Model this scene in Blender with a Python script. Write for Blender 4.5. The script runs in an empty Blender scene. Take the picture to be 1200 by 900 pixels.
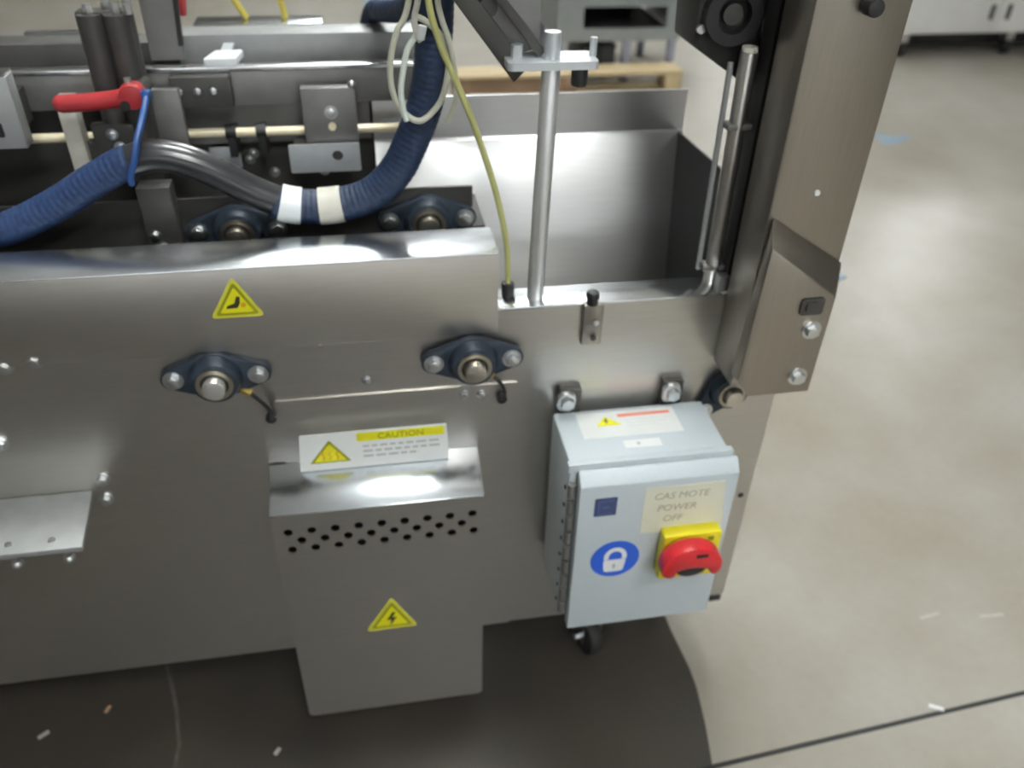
import bpy, bmesh, math, random
from mathutils import Vector, Matrix
random.seed(4)
S = bpy.context.scene
COL = S.collection
PI = math.pi
V = Vector

# ------------------------------------------------------------------ camera
pitch, yaw, roll = math.radians(36), math.radians(10.8), math.radians(1.7)
fw = V((math.sin(yaw)*math.cos(pitch), math.cos(yaw)*math.cos(pitch), -math.sin(pitch)))
r0 = V((math.cos(yaw), -math.sin(yaw), 0)); u0 = r0.cross(fw)
cr = math.cos(roll)*r0 + math.sin(roll)*u0
cu = -math.sin(roll)*r0 + math.cos(roll)*u0
cam = bpy.data.cameras.new('camera'); cam.sensor_width = 36; cam.lens = 984/1200*36
cam.clip_start = 0.02; cam.clip_end = 100
cam.dof.use_dof = True; cam.dof.focus_distance = 0.85; cam.dof.aperture_fstop = 29.52/1000/0.0072
camo = bpy.data.objects.new('camera', cam); COL.objects.link(camo)
M = Matrix((cr, cu, -fw)).transposed().to_4x4(); M.translation = (0, 0, 1.6)
camo.matrix_world = M; S.camera = camo

# ------------------------------------------------------------------ world, exposure
w = bpy.data.worlds.new('world'); S.world = w; w.use_nodes = True
w.node_tree.nodes['Background'].inputs[0].default_value = (0.9, 0.95, 1, 1)
w.node_tree.nodes['Background'].inputs[1].default_value = 0.3
S.view_settings.view_transform = 'Standard'; S.view_settings.look = 'None'
S.view_settings.gamma = 1; S.view_settings.use_curve_mapping = False
S.view_settings.exposure = 0.0
LAMP_POWER = 46.0      # emission of the ceiling panels
FILL_WINDOW_POWER = 2.8     # frontal fill from the added windows behind the photographer

# ------------------------------------------------------------------ materials
def mat(name, col, rough=.5, metal=0., var=0., scale=20., stretch=(1, 1, 1), bump=0., coat=0., rvar=0., emit=None, power=0., spec=None, aniso=0.):
    m = bpy.data.materials.new(name); m.use_nodes = True
    nt = m.node_tree; b = nt.nodes['Principled BSDF']
    b.inputs['Base Color'].default_value = (*col, 1); b.inputs['Roughness'].default_value = rough
    b.inputs['Metallic'].default_value = metal
    if coat: b.inputs['Coat Weight'].default_value = coat; b.inputs['Coat Roughness'].default_value = .15
    if spec is not None: b.inputs['Specular IOR Level'].default_value = spec
    if emit: b.inputs['Emission Color'].default_value = (*emit, 1); b.inputs['Emission Strength'].default_value = power
    if var or bump or rvar:
        tc = nt.nodes.new('ShaderNodeTexCoord'); mp = nt.nodes.new('ShaderNodeMapping')
        mp.inputs['Scale'].default_value = stretch
        nz = nt.nodes.new('ShaderNodeTexNoise'); nz.inputs['Scale'].default_value = scale; nz.inputs['Detail'].default_value = 6
        nt.links.new(tc.outputs['Object'], mp.inputs[0]); nt.links.new(mp.outputs[0], nz.inputs['Vector'])
        if var:
            rp = nt.nodes.new('ShaderNodeMapRange'); rp.inputs['To Min'].default_value = 1-var; rp.inputs['To Max'].default_value = 1+var
            rp.inputs['From Min'].default_value = .25; rp.inputs['From Max'].default_value = .75
            mx = nt.nodes.new('ShaderNodeVectorMath'); mx.operation = 'SCALE'; mx.inputs[0].default_value = col
            nt.links.new(nz.outputs['Fac'], rp.inputs['Value']); nt.links.new(rp.outputs[0], mx.inputs['Scale'])
            nt.links.new(mx.outputs[0], b.inputs['Base Color'])
        if rvar:
            rr = nt.nodes.new('ShaderNodeMapRange'); rr.inputs['To Min'].default_value = rough-rvar; rr.inputs['To Max'].default_value = rough+rvar
            rr.inputs['From Min'].default_value = .25; rr.inputs['From Max'].default_value = .75
            nt.links.new(nz.outputs['Fac'], rr.inputs['Value']); nt.links.new(rr.outputs[0], b.inputs['Roughness'])
        if bump:
            bp = nt.nodes.new('ShaderNodeBump'); bp.inputs['Strength'].default_value = bump; bp.inputs['Distance'].default_value = .002
            nt.links.new(nz.outputs['Fac'], bp.inputs['Height']); nt.links.new(bp.outputs[0], b.inputs['Normal'])
    return m

mid_steel = mat('mid_grey_steel', (.34, .35, .35), .5, .5, var=.08, scale=30)
steel = mat('brushed_stainless', (.60, .58, .545), .34, 1, var=.05, scale=30, stretch=(.6, 3, 14), rvar=.04)
steel_v = mat('brushed_stainless_upright', (.36, .33, .29), .36, 1, var=.06, scale=30, stretch=(14, 14, .6), rvar=.05)
steel_b = mat('bright_stainless', (.72, .74, .76), .2, 1, var=.03, scale=60, stretch=(.5, 4, 4), rvar=.04)
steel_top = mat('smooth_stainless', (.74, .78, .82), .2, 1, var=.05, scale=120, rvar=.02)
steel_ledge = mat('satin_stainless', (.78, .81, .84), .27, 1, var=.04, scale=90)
steel_h = mat('hopper_stainless', (.60, .60, .60), .34, 1, var=.04, scale=30, stretch=(.5, 4, 8))
rod_m = mat('satin_ground_rod', (.85, .86, .87), .42, .8, var=.03, scale=60)
zinc = mat('zinc_plated', (.72, .74, .75), .28, 1, var=.06, scale=80)
dark_steel = mat('dark_steel', (.075, .072, .068), .5, .5, var=.15, scale=20)
grey_steel = mat('grey_machined_steel', (.215, .21, .205), .45, .6, var=.1, scale=30)
light_alu = mat('light_aluminium', (.62, .65, .68), .45, .6, var=.06, scale=40)
brass = mat('brass', (.75, .56, .2), .35, 1, var=.08, scale=60)
gold_rod = mat('gold_tinted_rod', (.9, .80, .58), .35, .3, var=.04, scale=40)
black = mat('black_plastic', (.014, .014, .015), .45, 0, var=.2, scale=40)
black_metal = mat('black_painted_metal', (.02, .02, .02), .5, 0, var=.3, scale=25)
cast_blue = mat('blue_grey_cast_housing', (.022, .033, .050), .42, .2, var=.25, scale=60, bump=.2)
rubber = mat('black_rubber', (.02, .02, .02), .6, 0, var=.2, scale=50)
hose_blue = mat('blue_braided_sleeve', (.014, .036, .105), .55, 0, var=.35, scale=120, bump=.5)
hose_navy = mat('navy_braided_sleeve', (.010, .024, .062), .5, 0, var=.35, scale=120, bump=.5)
hose_black = mat('glossy_black_hose', (.02, .02, .023), .28, 0, var=.2, scale=40, coat=.4)
white_tape = mat('white_tape', (.82, .86, .87), .35, 0, var=.03, scale=50)
beige_tape = mat('beige_tape', (.62, .6, .53), .4, 0, var=.06, scale=50)
tie_blue = mat('blue_nylon', (.018, .07, .24), .4, 0, var=.08, scale=40)
tube_y = mat('yellow_green_tube', (.42, .42, .17), .35, 0, var=.08, scale=40)
cream = mat('cream_cable', (.50, .50, .41), .45, 0, var=.06, scale=60)
cream_l = mat('pale_cable', (.66, .72, .66), .4, 0, var=.05, scale=60)
enc_grey = mat('light_grey_powder_coat', (.55, .61, .65), .42, 0, var=.025, scale=250, bump=.05)
paint_w = mat('white_print', (.80, .82, .82), .45, 0, var=.02, scale=60)
label_w = mat('white_label', (.74, .76, .75), .4, 0, var=.03, scale=30)
paper = mat('cream_paper', (.70, .71, .58), .7, 0, var=.03, scale=30)
yellow = mat('warning_yellow', (.72, .68, .012), .4, 0, var=.03, scale=40)
yellow_e = mat('pale_yellow_margin', (.60, .58, .06), .4, 0, var=.03, scale=40)
olive = mat('olive_border_print', (.26, .26, .005), .45, 0, var=.04, scale=40)
ink = mat('black_print', (.03, .03, .02), .5, 0, var=.05, scale=40)
ink_soft = mat('faded_grey_print', (.42, .43, .42), .5, 0, var=.05, scale=40)
ink_pencil = mat('faded_pen', (.36, .36, .28), .6, 0, var=.05, scale=40)
orange_p = mat('orange_red_print', (.75, .22, .15), .45, 0, var=.03, scale=40)
orange_s = mat('orange_symbol_print', (.62, .30, .01), .45, 0, var=.03, scale=40)
switch_y = mat('yellow_plastic', (.78, .68, .02), .35, 0, var=.03, scale=40)
red_p = mat('red_plastic', (.55, .018, .025), .33, 0, var=.06, scale=40)
red_lever = mat('red_lever_plastic', (.36, .03, .035), .35, 0, var=.05, scale=40)
sign_blue = mat('sign_blue', (.02, .11, .62), .4, 0, var=.03, scale=40)
navy = mat('navy_print', (.045, .065, .17), .4, 0, var=.03, scale=40)
navy_l = mat('pale_navy_print', (.10, .13, .27), .4, 0, var=.03, scale=40)
bench_grey = mat('grey_green_painted_steel', (.22, .24, .24), .5, 0, var=.06, scale=12)
bench_leg = mat('blue_grey_painted_leg', (.27, .28, .34), .5, 0, var=.05, scale=12)
dark_bin = mat('charcoal_plastic', (.06, .06, .06), .6, 0, var=.2, scale=12)
wood_l = mat('pale_timber', (.56, .45, .27), .6, 0, var=.18, scale=6, stretch=(.6, 5, 5))
wood_d = mat('brown_timber', (.22, .145, .09), .7, 0, var=.2, scale=6, stretch=(.6, 5, 5))
cab_white = mat('pale_grey_cabinet_paint', (.80, .79, .78), .5, 0, var=.03, scale=8)
bin_blue = mat('pale_blue_plastic', (.52, .62, .70), .5, 0, var=.03, scale=8)
strap_y = mat('yellow_hose', (.62, .52, .10), .45, 0, var=.05, scale=30)
wall_m = mat('painted_block_wall', (.5, .5, .48), .8, 0, var=.06, scale=3)
ceil_m = mat('ceiling_deck', (.78, .79, .79), .8, 0, var=.08, scale=2)
lamp_m = mat('lamp_diffuser', (.9, .9, .9), .5, 0, emit=(.97, 1, .98), power=LAMP_POWER, var=.001)
uplight_fill_m = mat('ceiling_fill_glow', (.9, .9, .9), .5, 0, emit=(.97, 1, .98), power=LAMP_POWER*1.3, var=.001)
fill_glass_m = mat('fill_light_glazing', (.8, .85, .9), .3, 0, emit=(.95, .98, 1), power=FILL_WINDOW_POWER, var=.001)
fill_frame_m = mat('fill_window_frame_paint', (.25, .26, .27), .5, 0, var=.05)
debris_w = mat('pale_debris', (.42, .40, .36), .7, 0, var=.1, scale=60)
debris_o = mat('orange_debris', (.40, .25, .15), .7, 0, var=.1, scale=60)
blue_scrap = mat('faded_blue_tape', (.26, .36, .46), .6, 0, var=.1, scale=60)
joint_m = mat('joint_filler', (.03, .03, .03), .8, 0, var=.1, scale=30)

def concrete(name, c0, c1, rough):
    m = bpy.data.materials.new(name); m.use_nodes = True
    nt = m.node_tree; b = nt.nodes['Principled BSDF']; L = nt.links.new
    tc = nt.nodes.new('ShaderNodeTexCoord')
    n1 = nt.nodes.new('ShaderNodeTexNoise'); n1.inputs['Scale'].default_value = .9; n1.inputs['Detail'].default_value = 3; n1.inputs['Roughness'].default_value = .6
    n2 = nt.nodes.new('ShaderNodeTexNoise'); n2.inputs['Scale'].default_value = 3.5; n2.inputs['Detail'].default_value = 3
    n3 = nt.nodes.new('ShaderNodeTexNoise'); n3.inputs['Scale'].default_value = 45; n3.inputs['Detail'].default_value = 3
    for n in (n1, n2, n3): L(tc.outputs['Object'], n.inputs['Vector'])
    r = nt.nodes.new('ShaderNodeValToRGB'); e = r.color_ramp.elements
    e[0].position = .25; e[0].color = (*c0, 1); e[1].position = .75; e[1].color = (*c1, 1)
    mix = nt.nodes.new('ShaderNodeMix'); mix.data_type = 'FLOAT'; mix.inputs[0].default_value = .45
    L(n1.outputs['Fac'], mix.inputs[2]); L(n2.outputs['Fac'], mix.inputs[3]); L(mix.outputs[0], r.inputs[0])
    mr = nt.nodes.new('ShaderNodeMapRange'); mr.inputs['To Min'].default_value = .93; mr.inputs['To Max'].default_value = 1.07
    L(n3.outputs['Fac'], mr.inputs['Value'])
    sc = nt.nodes.new('ShaderNodeVectorMath'); sc.operation = 'SCALE'; L(r.outputs[0], sc.inputs[0]); L(mr.outputs[0], sc.inputs['Scale'])
    L(sc.outputs[0], b.inputs['Base Color'])
    b.inputs['Roughness'].default_value = rough
    b.inputs['Specular IOR Level'].default_value = .7
    return m
conc = concrete('polished_concrete', (.24, .205, .155), (.385, .37, .34), .33)
conc_dark = concrete('dark_concrete', (.008, .006, .004), (.056, .046, .034), .55)

# ------------------------------------------------------------------ mesh helpers
class MB:
    """collects shapes in world coordinates, builds ONE mesh object"""
    def __init__(s): s.bm = bmesh.new()
    def _merge(s, b):
        me = bpy.data.meshes.new('t'); b.to_mesh(me); b.free(); s.bm.from_mesh(me); bpy.data.meshes.remove(me); return s
    def box(s, x0, x1, y0, y1, z0, z1, bev=0., rot=None, seg=2):
        b = bmesh.new(); bmesh.ops.create_cube(b, size=1)
        bmesh.ops.scale(b, vec=(x1-x0, y1-y0, z1-z0), verts=b.verts)
        if bev: bmesh.ops.bevel(b, geom=b.edges[:], offset=bev, segments=seg, profile=.5, affect='EDGES')
        if rot: bmesh.ops.rotate(b, cent=(0, 0, 0), matrix=rot, verts=b.verts)
        bmesh.ops.translate(b, vec=((x0+x1)/2, (y0+y1)/2, (z0+z1)/2), verts=b.verts)
        return s._merge(b)
    def cyl(s, a, bb, r, r2=None, n=20, bev=0.):
        a, bb = V(a), V(bb); d = bb-a; b = bmesh.new()
        bmesh.ops.create_cone(b, cap_ends=True, segments=n, radius1=r, radius2=r if r2 is None else r2, depth=d.length)
        if bev:
            ed = [e for e in b.edges if abs(e.verts[0].co.z-e.verts[1].co.z) < 1e-6]
            bmesh.ops.bevel(b, geom=ed, offset=bev, segments=2, profile=.5, affect='EDGES')
        q = V((0, 0, 1)).rotation_difference(d.normalized()).to_matrix()
        bmesh.ops.rotate(b, cent=(0, 0, 0), matrix=q, verts=b.verts)
        bmesh.ops.translate(b, vec=(a+bb)/2, verts=b.verts)
        return s._merge(b)
    def ring(s, a, bb, ro, ri, n=24):
        a, bb = V(a), V(bb); d = (bb-a); q = V((0, 0, 1)).rotation_difference(d.normalized()).to_matrix()
        b = bmesh.new(); L = d.length; rows = []
        for i in range(n):
            c, t = math.cos(2*PI*i/n), math.sin(2*PI*i/n)
            rows.append([b.verts.new(a+q@V(p)) for p in ((ri*c, ri*t, 0), (ro*c, ro*t, 0), (ro*c, ro*t, L), (ri*c, ri*t, L))])
        for i in range(n):
            u, v = rows[i], rows[(i+1) % n]
            for k in range(4): b.faces.new((u[k], u[(k+1) % 4], v[(k+1) % 4], v[k]))
        bmesh.ops.recalc_face_normals(b, faces=b.faces)
        return s._merge(b)
    def sphere(s, c, r, sc=(1, 1, 1), n=14):
        b = bmesh.new(); bmesh.ops.create_uvsphere(b, u_segments=n, v_segments=n//2+1, radius=r)
        bmesh.ops.scale(b, vec=sc, verts=b.verts); bmesh.ops.translate(b, vec=c, verts=b.verts)
        return s._merge(b)
    def prism(s, pts, y0, y1, bev=0., frame=None):
        """polygon in (x,z), extruded y0..y1; frame maps local (x,y,z) to world"""
        b = bmesh.new()
        f = b.faces.new([b.verts.new((p[0], y0, p[1])) for p in pts])
        g = bmesh.ops.extrude_face_region(b, geom=[f])
        bmesh.ops.translate(b, vec=(0, y1-y0, 0), verts=[e for e in g['geom'] if isinstance(e, bmesh.types.BMVert)])
        bmesh.ops.recalc_face_normals(b, faces=b.faces)
        if bev: bmesh.ops.bevel(b, geom=b.edges[:], offset=bev, segments=2, profile=.5, affect='EDGES')
        if frame: b.transform(frame)
        return s._merge(b)
    def tube(s, pts, r, n=12, step=.004, corr=0., pitch=.008, cap=True):
        P = smooth(pts, step); b = bmesh.new(); rows = []; L = 0; nrm = None
        for i, p in enumerate(P):
            t = (P[min(i+1, len(P)-1)]-P[max(i-1, 0)]).normalized()
            if nrm is None: nrm = t.orthogonal().normalized()
            nrm = (nrm-t*nrm.dot(t)).normalized(); bi = t.cross(nrm)
            if i: L += (p-P[i-1]).length
            rad = r+corr*math.sin(2*PI*L/pitch)
            rows.append([b.verts.new(p+rad*(math.cos(2*PI*k/n)*nrm+math.sin(2*PI*k/n)*bi)) for k in range(n)])
        for u, v in zip(rows, rows[1:]):
            for k in range(n): b.faces.new((u[k], u[(k+1) % n], v[(k+1) % n], v[k]))
        if cap: b.faces.new(rows[0][::-1]); b.faces.new(rows[-1])
        bmesh.ops.recalc_face_normals(b, faces=b.faces)
        return s._merge(b)
    def poly(s, pts):
        s.bm.faces.new([s.bm.verts.new(p) for p in pts]); return s
    def build(s, name, m, parent=None, smoothang=40, **props):
        o = parent; off = V((0, 0, 0))
        while o is not None: off += o.location; o = o.parent
        bmesh.ops.translate(s.bm, vec=-off, verts=s.bm.verts)
        for f in s.bm.faces: f.smooth = True
        for e in s.bm.edges:
            if len(e.link_faces) == 2 and e.calc_face_angle(0) > math.radians(smoothang): e.smooth = False
        me = bpy.data.meshes.new(name); s.bm.to_mesh(me); s.bm.free(); me.materials.append(m)
        ob = bpy.data.objects.new(name, me); COL.objects.link(ob)
        if parent is not None: ob.parent = parent
        for k, v in props.items(): ob[k] = v
        return ob

def smooth(pts, step):
    pts = [V(p) for p in pts]
    if len(pts) == 2:
        n = max(1, int((pts[1]-pts[0]).length/step)); return [pts[0].lerp(pts[1], i/n) for i in range(n+1)]
    Q = [2*pts[0]-pts[1]]+pts+[2*pts[-1]-pts[-2]]; out = []
    for i in range(1, len(Q)-2):
        p0, p1, p2, p3 = Q[i-1:i+3]; n = max(2, int((p2-p1).length/step))
        for k in range(n):
            t = k/n
            out.append(.5*((2*p1)+(p2-p0)*t+(2*p0-5*p1+4*p2-p3)*t*t+(3*p1-p0-3*p2+p3)*t**3))
    out.append(pts[-1]); return out

def thing(name, label, cat, loc, group=None):
    o = bpy.data.objects.new(name, None); COL.objects.link(o); o.location = loc; o.empty_display_size = .05
    o['label'] = label; o['category'] = cat
    if group: o['group'] = group
    return o
def tag(o, label, cat, group=None):
    o['label'] = label; o['category'] = cat
    if group: o['group'] = group
    return o
def struct(o): o['kind'] = 'structure'; return o
def copy_tree(o, parent=None):
    c = o.copy(); COL.objects.link(c)
    if parent is not None: c.parent = parent
    for ch in list(o.children): copy_tree(ch, c)
    return c

def curve_plate(name, loops, y0, y1, m, parent, **props):
    """flat plate in the XZ plane with true holes: loops of (x,z), first is the outline"""
    cu_ = bpy.data.curves.new(name, 'CURVE'); cu_.dimensions = '2D'; cu_.fill_mode = 'BOTH'; cu_.extrude = abs(y1-y0)/2
    for lp in loops:
        sp = cu_.splines.new('POLY'); sp.points.add(len(lp)-1); sp.use_cyclic_u = True
        for p, q in zip(sp.points, lp): p.co = (q[0], q[1], 0, 1)
    t = bpy.data.objects.new('t', cu_); me = bpy.data.meshes.new_from_object(t)
    mb = MB(); mb.bm.from_mesh(me); bpy.data.objects.remove(t); bpy.data.meshes.remove(me); bpy.data.curves.remove(cu_)
    bmesh.ops.remove_doubles(mb.bm, verts=mb.bm.verts, dist=1e-6)
    mb.bm.transform(Matrix.Translation((0, (y0+y1)/2, 0)) @ Matrix.Rotation(PI/2, 4, 'X'))
    return mb.build(name, m, parent, smoothang=30, **props)

def text_mb(body, size, origin, ux, uz, shear=0., depth=.0003, align='LEFT'):
    cu_ = bpy.data.curves.new('txt', 'FONT'); cu_.body = body; cu_.size = size; cu_.extrude = depth; cu_.shear = shear
    cu_.align_x = align; cu_.resolution_u = 3
    t = bpy.data.objects.new('t', cu_); me = bpy.data.meshes.new_from_object(t)
    mb = MB(); mb.bm.from_mesh(me); bpy.data.objects.remove(t); bpy.data.meshes.remove(me)
    ux, uz = V(ux).normalized(), V(uz).normalized(); un = ux.cross(uz)
    F = Matrix((ux, uz, un)).transposed().to_4x4(); F.translation = V(origin); mb.bm.transform(F)
    return mb

def rounded(pts, r, n=4):
    out = []; N = len(pts)
    for i in range(N):
        p = V((*pts[i], 0)); a = (V((*pts[i-1], 0))-p); b = (V((*pts[(i+1) % N], 0))-p)
        ra = min(r, a.length*.45); rb = min(r, b.length*.45)
        A, B = p+a.normalized()*ra, p+b.normalized()*rb
        for k in range(n+1):
            t = k/n; q = A*(1-t)**2+p*2*t*(1-t)+B*t*t; out.append((q.x, q.y))
    return out
def rect(x0, x1, z0, z1, r=0.): 
    p = [(x0, z0), (x1, z0), (x1, z1), (x0, z1)]
    return rounded(p, r) if r else p
def circ(x, z, r, n=16): return [(x+r*math.cos(2*PI*i/n), z+r*math.sin(2*PI*i/n)) for i in range(n)]

def hexbolt(mb, x, y, z, r=.008, h=.006, washer=True):
    """bolt head facing -Y, seated on plane y"""
    if washer: mb.cyl((x, y, z), (x, y-.0015, z), r*1.45, n=18)
    mb.cyl((x, y-.0015, z), (x, y-.0015-h, z), r, n=6, bev=.0008)
    return mb

def warning_triangle(parent, A, B, C, y, symbol):
    """raised yellow triangle sticker: apex A, left B, right C in (x,z) on the plane y (facing -Y)"""
    c = ((A[0]+B[0]+C[0])/3, (A[1]+B[1]+C[1])/3)
    sh = lambda k: [(c[0]+(p[0]-c[0])*k, c[1]+(p[1]-c[1])*k) for p in (A, B, C)]
    s = MB().prism(rounded(sh(1.0), .009), y-.0008, y).build('warning_sticker', yellow_e, parent, label='yellow triangular warning sticker')
    MB().prism(rounded(sh(.80), .006), y-.0012, y-.0004).build('sticker_border', olive, s)
    MB().prism(rounded(sh(.62), .004), y-.0016, y-.0006).build('sticker_field', yellow, s)
    w_ = C[0]-B[0]
    if symbol == 'bolt':
        k = w_*.13
        z = [(.15, 1.5), (-.75, -.2), (-.1, -.1), (-.35, -1.5), (.75, .4), (.05, .3), (.6, 1.4)]
        MB().prism([(c[0]+a*k, c[1]+b*k) for a, b in z], y-.002, y-.001).build('sticker_symbol', ink, s)
    elif symbol == 'hand':
        m_ = MB(); k = w_*.12
        m_.prism([(c[0]+a*k, c[1]+b*k) for a, b in [(.75, 1.3), (.2, 1.35), (-.2, .2), (-1.4, -.25), (-1.5, -.7), (.1, -.65), (.6, .1)]], y-.002, y-.001)
        m_.build('sticker_symbol', ink, s)
        MB().prism(circ(c[0]+.13*w_, c[1]-.02*w_, .045*w_, 12), y-.0022, y-.001).build('sticker_roller', orange_s, s)
    else:
        m_ = MB()
        for i in (-1, 0, 1):
            m_.tube([(c[0]+i*w_*.09, y-.0015, c[1]-w_*.08), (c[0]+i*w_*.09+w_*.02, y-.0015, c[1]), (c[0]+i*w_*.09-w_*.015, y-.0015, c[1]+w_*.06), (c[0]+i*w_*.09+w_*.01, y-.0015, c[1]+w_*.12)], w_*.018, n=6, step=.004)
        m_.build('sticker_symbol', orange_s, s)
    return s

# ------------------------------------------------------------------ the setting
RX0, RX1, RY0, RY1, RZ = -7., 15., -12., 23., 5.4
floor = struct(MB().box(RX0, RX1, RY0, RY1, -.12, -.0015).build('floor', joint_m))
sl = .0731
def jy(x): return .779+sl*x
g = .0055
F = Matrix(((1, 0, 0, 0), (0, 0, 1, 0), (0, 1, 0, 0), (0, 0, 0, 1)))
# the darker floor colour of the machine bay ends in a slightly wavy edge beside the pale aisle
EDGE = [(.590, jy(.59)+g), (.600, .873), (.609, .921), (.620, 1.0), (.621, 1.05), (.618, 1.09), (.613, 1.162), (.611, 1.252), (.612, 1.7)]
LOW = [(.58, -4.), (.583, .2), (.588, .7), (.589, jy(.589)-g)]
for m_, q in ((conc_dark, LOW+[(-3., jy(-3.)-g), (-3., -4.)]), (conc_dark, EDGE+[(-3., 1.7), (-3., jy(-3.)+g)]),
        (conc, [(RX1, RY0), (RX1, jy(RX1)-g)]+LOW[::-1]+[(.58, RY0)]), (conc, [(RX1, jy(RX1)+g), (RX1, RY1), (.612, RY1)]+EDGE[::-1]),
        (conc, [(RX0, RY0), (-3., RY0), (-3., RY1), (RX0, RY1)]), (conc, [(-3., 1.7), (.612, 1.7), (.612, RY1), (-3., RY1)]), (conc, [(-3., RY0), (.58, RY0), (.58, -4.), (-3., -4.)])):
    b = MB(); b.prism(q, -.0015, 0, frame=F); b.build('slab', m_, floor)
for x, y, L_, a in ((1.24, 1.10, .055, .15), (1.39, 1.078, .06, -.05)):
    MB().box(-L_/2+x, L_/2+x, y-.004, y+.004, 0, .0006, rot=Matrix.Rotation(a, 3, 'Z')).build('paint_scuff', debris_w, floor)
m = MB(); ck = [(-.517, 1.233), (-.493, 1.164), (-.480, 1.12), (-.473, 1.081), (-.462, 1.04), (-.466, .996), (-.455, .90), (-.46, .7)]
for (xa, ya), (xb, yb) in zip(ck, ck[1:]): m.prism([(xa-.004, ya), (xa+.003, ya), (xb+.003, yb), (xb-.004, yb)], 0, .0005, frame=F)
m.build('repaired_crack', mat('crack_filler', (.085, .078, .068), .7, var=.3, scale=60), floor, label='pale filled crack in the dark floor')
struct(MB().box(RX0, RX1, RY0, RY1, RZ, RZ+.1).build('ceiling', ceil_m))
struct(MB().box(RX0-.1, RX0, RY0, RY1, 0, RZ).build('wall_left', wall_m))
struct(MB().box(RX1, RX1+.1, RY0, RY1, 0, RZ).build('wall_right', wall_m))
struct(MB().box(RX0, RX1, RY1, RY1+.1, 0, RZ).build('wall_back', wall_m))
struct(MB().box(RX0, RX1, RY0-.1, RY0, 0, RZ).build('wall_front', wall_m))
for i, (x0, x1) in enumerate(((-3.5, .5), (1.5, 5.5), (6.5, 10.5))):  # unseen glowing windows, added as fill light for the front faces
    wn = MB()
    for a in ((x0, x0+.08, 1., 3.6), (x1-.08, x1, 1., 3.6), (x0, x1, 1., 1.08), (x0, x1, 3.52, 3.6), ((x0+x1)/2-.04, (x0+x1)/2+.04, 1., 3.6)):
        wn.box(a[0], a[1], RY0, RY0+.06, a[2], a[3])
    wo = struct(wn.build('fill_window_%d' % (i+1), fill_frame_m))
    MB().box(x0+.08, (x0+x1)/2-.04, RY0+.01, RY0+.03, 1.08, 3.52).build('pane', fill_glass_m, wo)  # left glowing pane of the added fill window
    MB().box((x0+x1)/2+.04, x1-.08, RY0+.01, RY0+.03, 1.08, 3.52).build('pane', fill_glass_m, wo)  # right glowing pane of the added fill window

LAMPS = [(.85, 1.7, 'directly over the machine'), (.85, 5.75, 'nearest to the machine'), (.85, 9.1, 'in the second row behind the machine'), (8.8, 11.2, 'over the far right aisle'), (.85, 14., 'in the third row behind the machine'), (8.9, 19.3, 'at the far end of the hall'), (.85, -2., 'above and just behind the photographer'), (.85, -4.4, 'in the row behind the photographer')]
l0 = None
for x, y, lab in LAMPS:
    if l0 is None:
        l0 = thing('ceiling_light', 'white panel light on the ceiling behind the machine', 'light', (0, 0, RZ), 'ceiling panel lights')
        m = MB()
        for a in ((-.62, .62, -.32, -.3), (-.62, .62, .3, .32), (-.62, -.6, -.3, .3), (.6, .62, -.3, .3)): m.box(*a, -.46, -.40)
        m.build('lamp_frame', paint_w, l0)
        MB().box(-.6, .6, -.3, .3, -.456, -.440).build('lamp_diffuser', lamp_m, l0)
        MB().box(-.6, .6, -.3, .3, -.425, -.410).build('fill_uplight', uplight_fill_m, l0)  # upward glow added to brighten the ceiling
        for x in (-.5, .5): MB().cyl((x, 0, -.42), (x, 0, 0), .006, n=8).build('suspension_rod', zinc, l0)
        for ch in l0.children:
            for v in ch.data.vertices: v.co.z += RZ
        l = l0
    else: l = copy_tree(l0)
    l.location = (x, y, RZ); l['label'] = 'white suspended panel light '+lab

# ------------------------------------------------------------------ machine frame
D = 1.08; XL = -1.35; XR = .675
fr = thing('machine_frame', 'stainless steel machine frame with flat side panels standing on castors', 'machine', (0, 1.25, 0))
SP = curve_plate('side_panel', [rect(XL, XR, .204, .944)], D, D+.004, steel, fr)
# bottom right corner, return edges and the turned-in rim of the panel top
MB().box(.18, XR-.135, D-.001, D+.058, .941, .9445, bev=.0012).build('rim_flange', steel_b, fr, label='bright turned-in top rim of the side panel')
MB().box(XR-.004, XR, D+.004, D+.07, .204, .944).build('return_edge', steel, fr)
MB().box(XL, XR-.03, D+.004, D+.06, .204, .26).build('bottom_rail', dark_steel, fr)
MB().box(XR-.048, XR-.004, D-.002, D+.02, .186, .204, bev=.002).build('edge_pad', rubber, fr, label='black rubber pad under the panel corner')
curve_plate('cover_plate', [rect(-.168, .215, .204, .806, .004)], D-.003, D, steel, fr)
# upper cover, folded over at the top
uc = MB().box(XL, .180, 1.0735, 1.0765, .907, 1.041, bev=.001); 
uc.build('upper_cover', steel, fr)
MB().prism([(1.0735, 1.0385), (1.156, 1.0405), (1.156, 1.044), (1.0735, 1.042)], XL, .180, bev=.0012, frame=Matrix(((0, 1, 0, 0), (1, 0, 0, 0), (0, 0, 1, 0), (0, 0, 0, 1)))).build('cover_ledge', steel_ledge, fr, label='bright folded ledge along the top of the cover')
MB().box(.1775, .180, 1.0765, 1.15, .95, 1.0385).build('cover_end', steel, fr)
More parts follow.
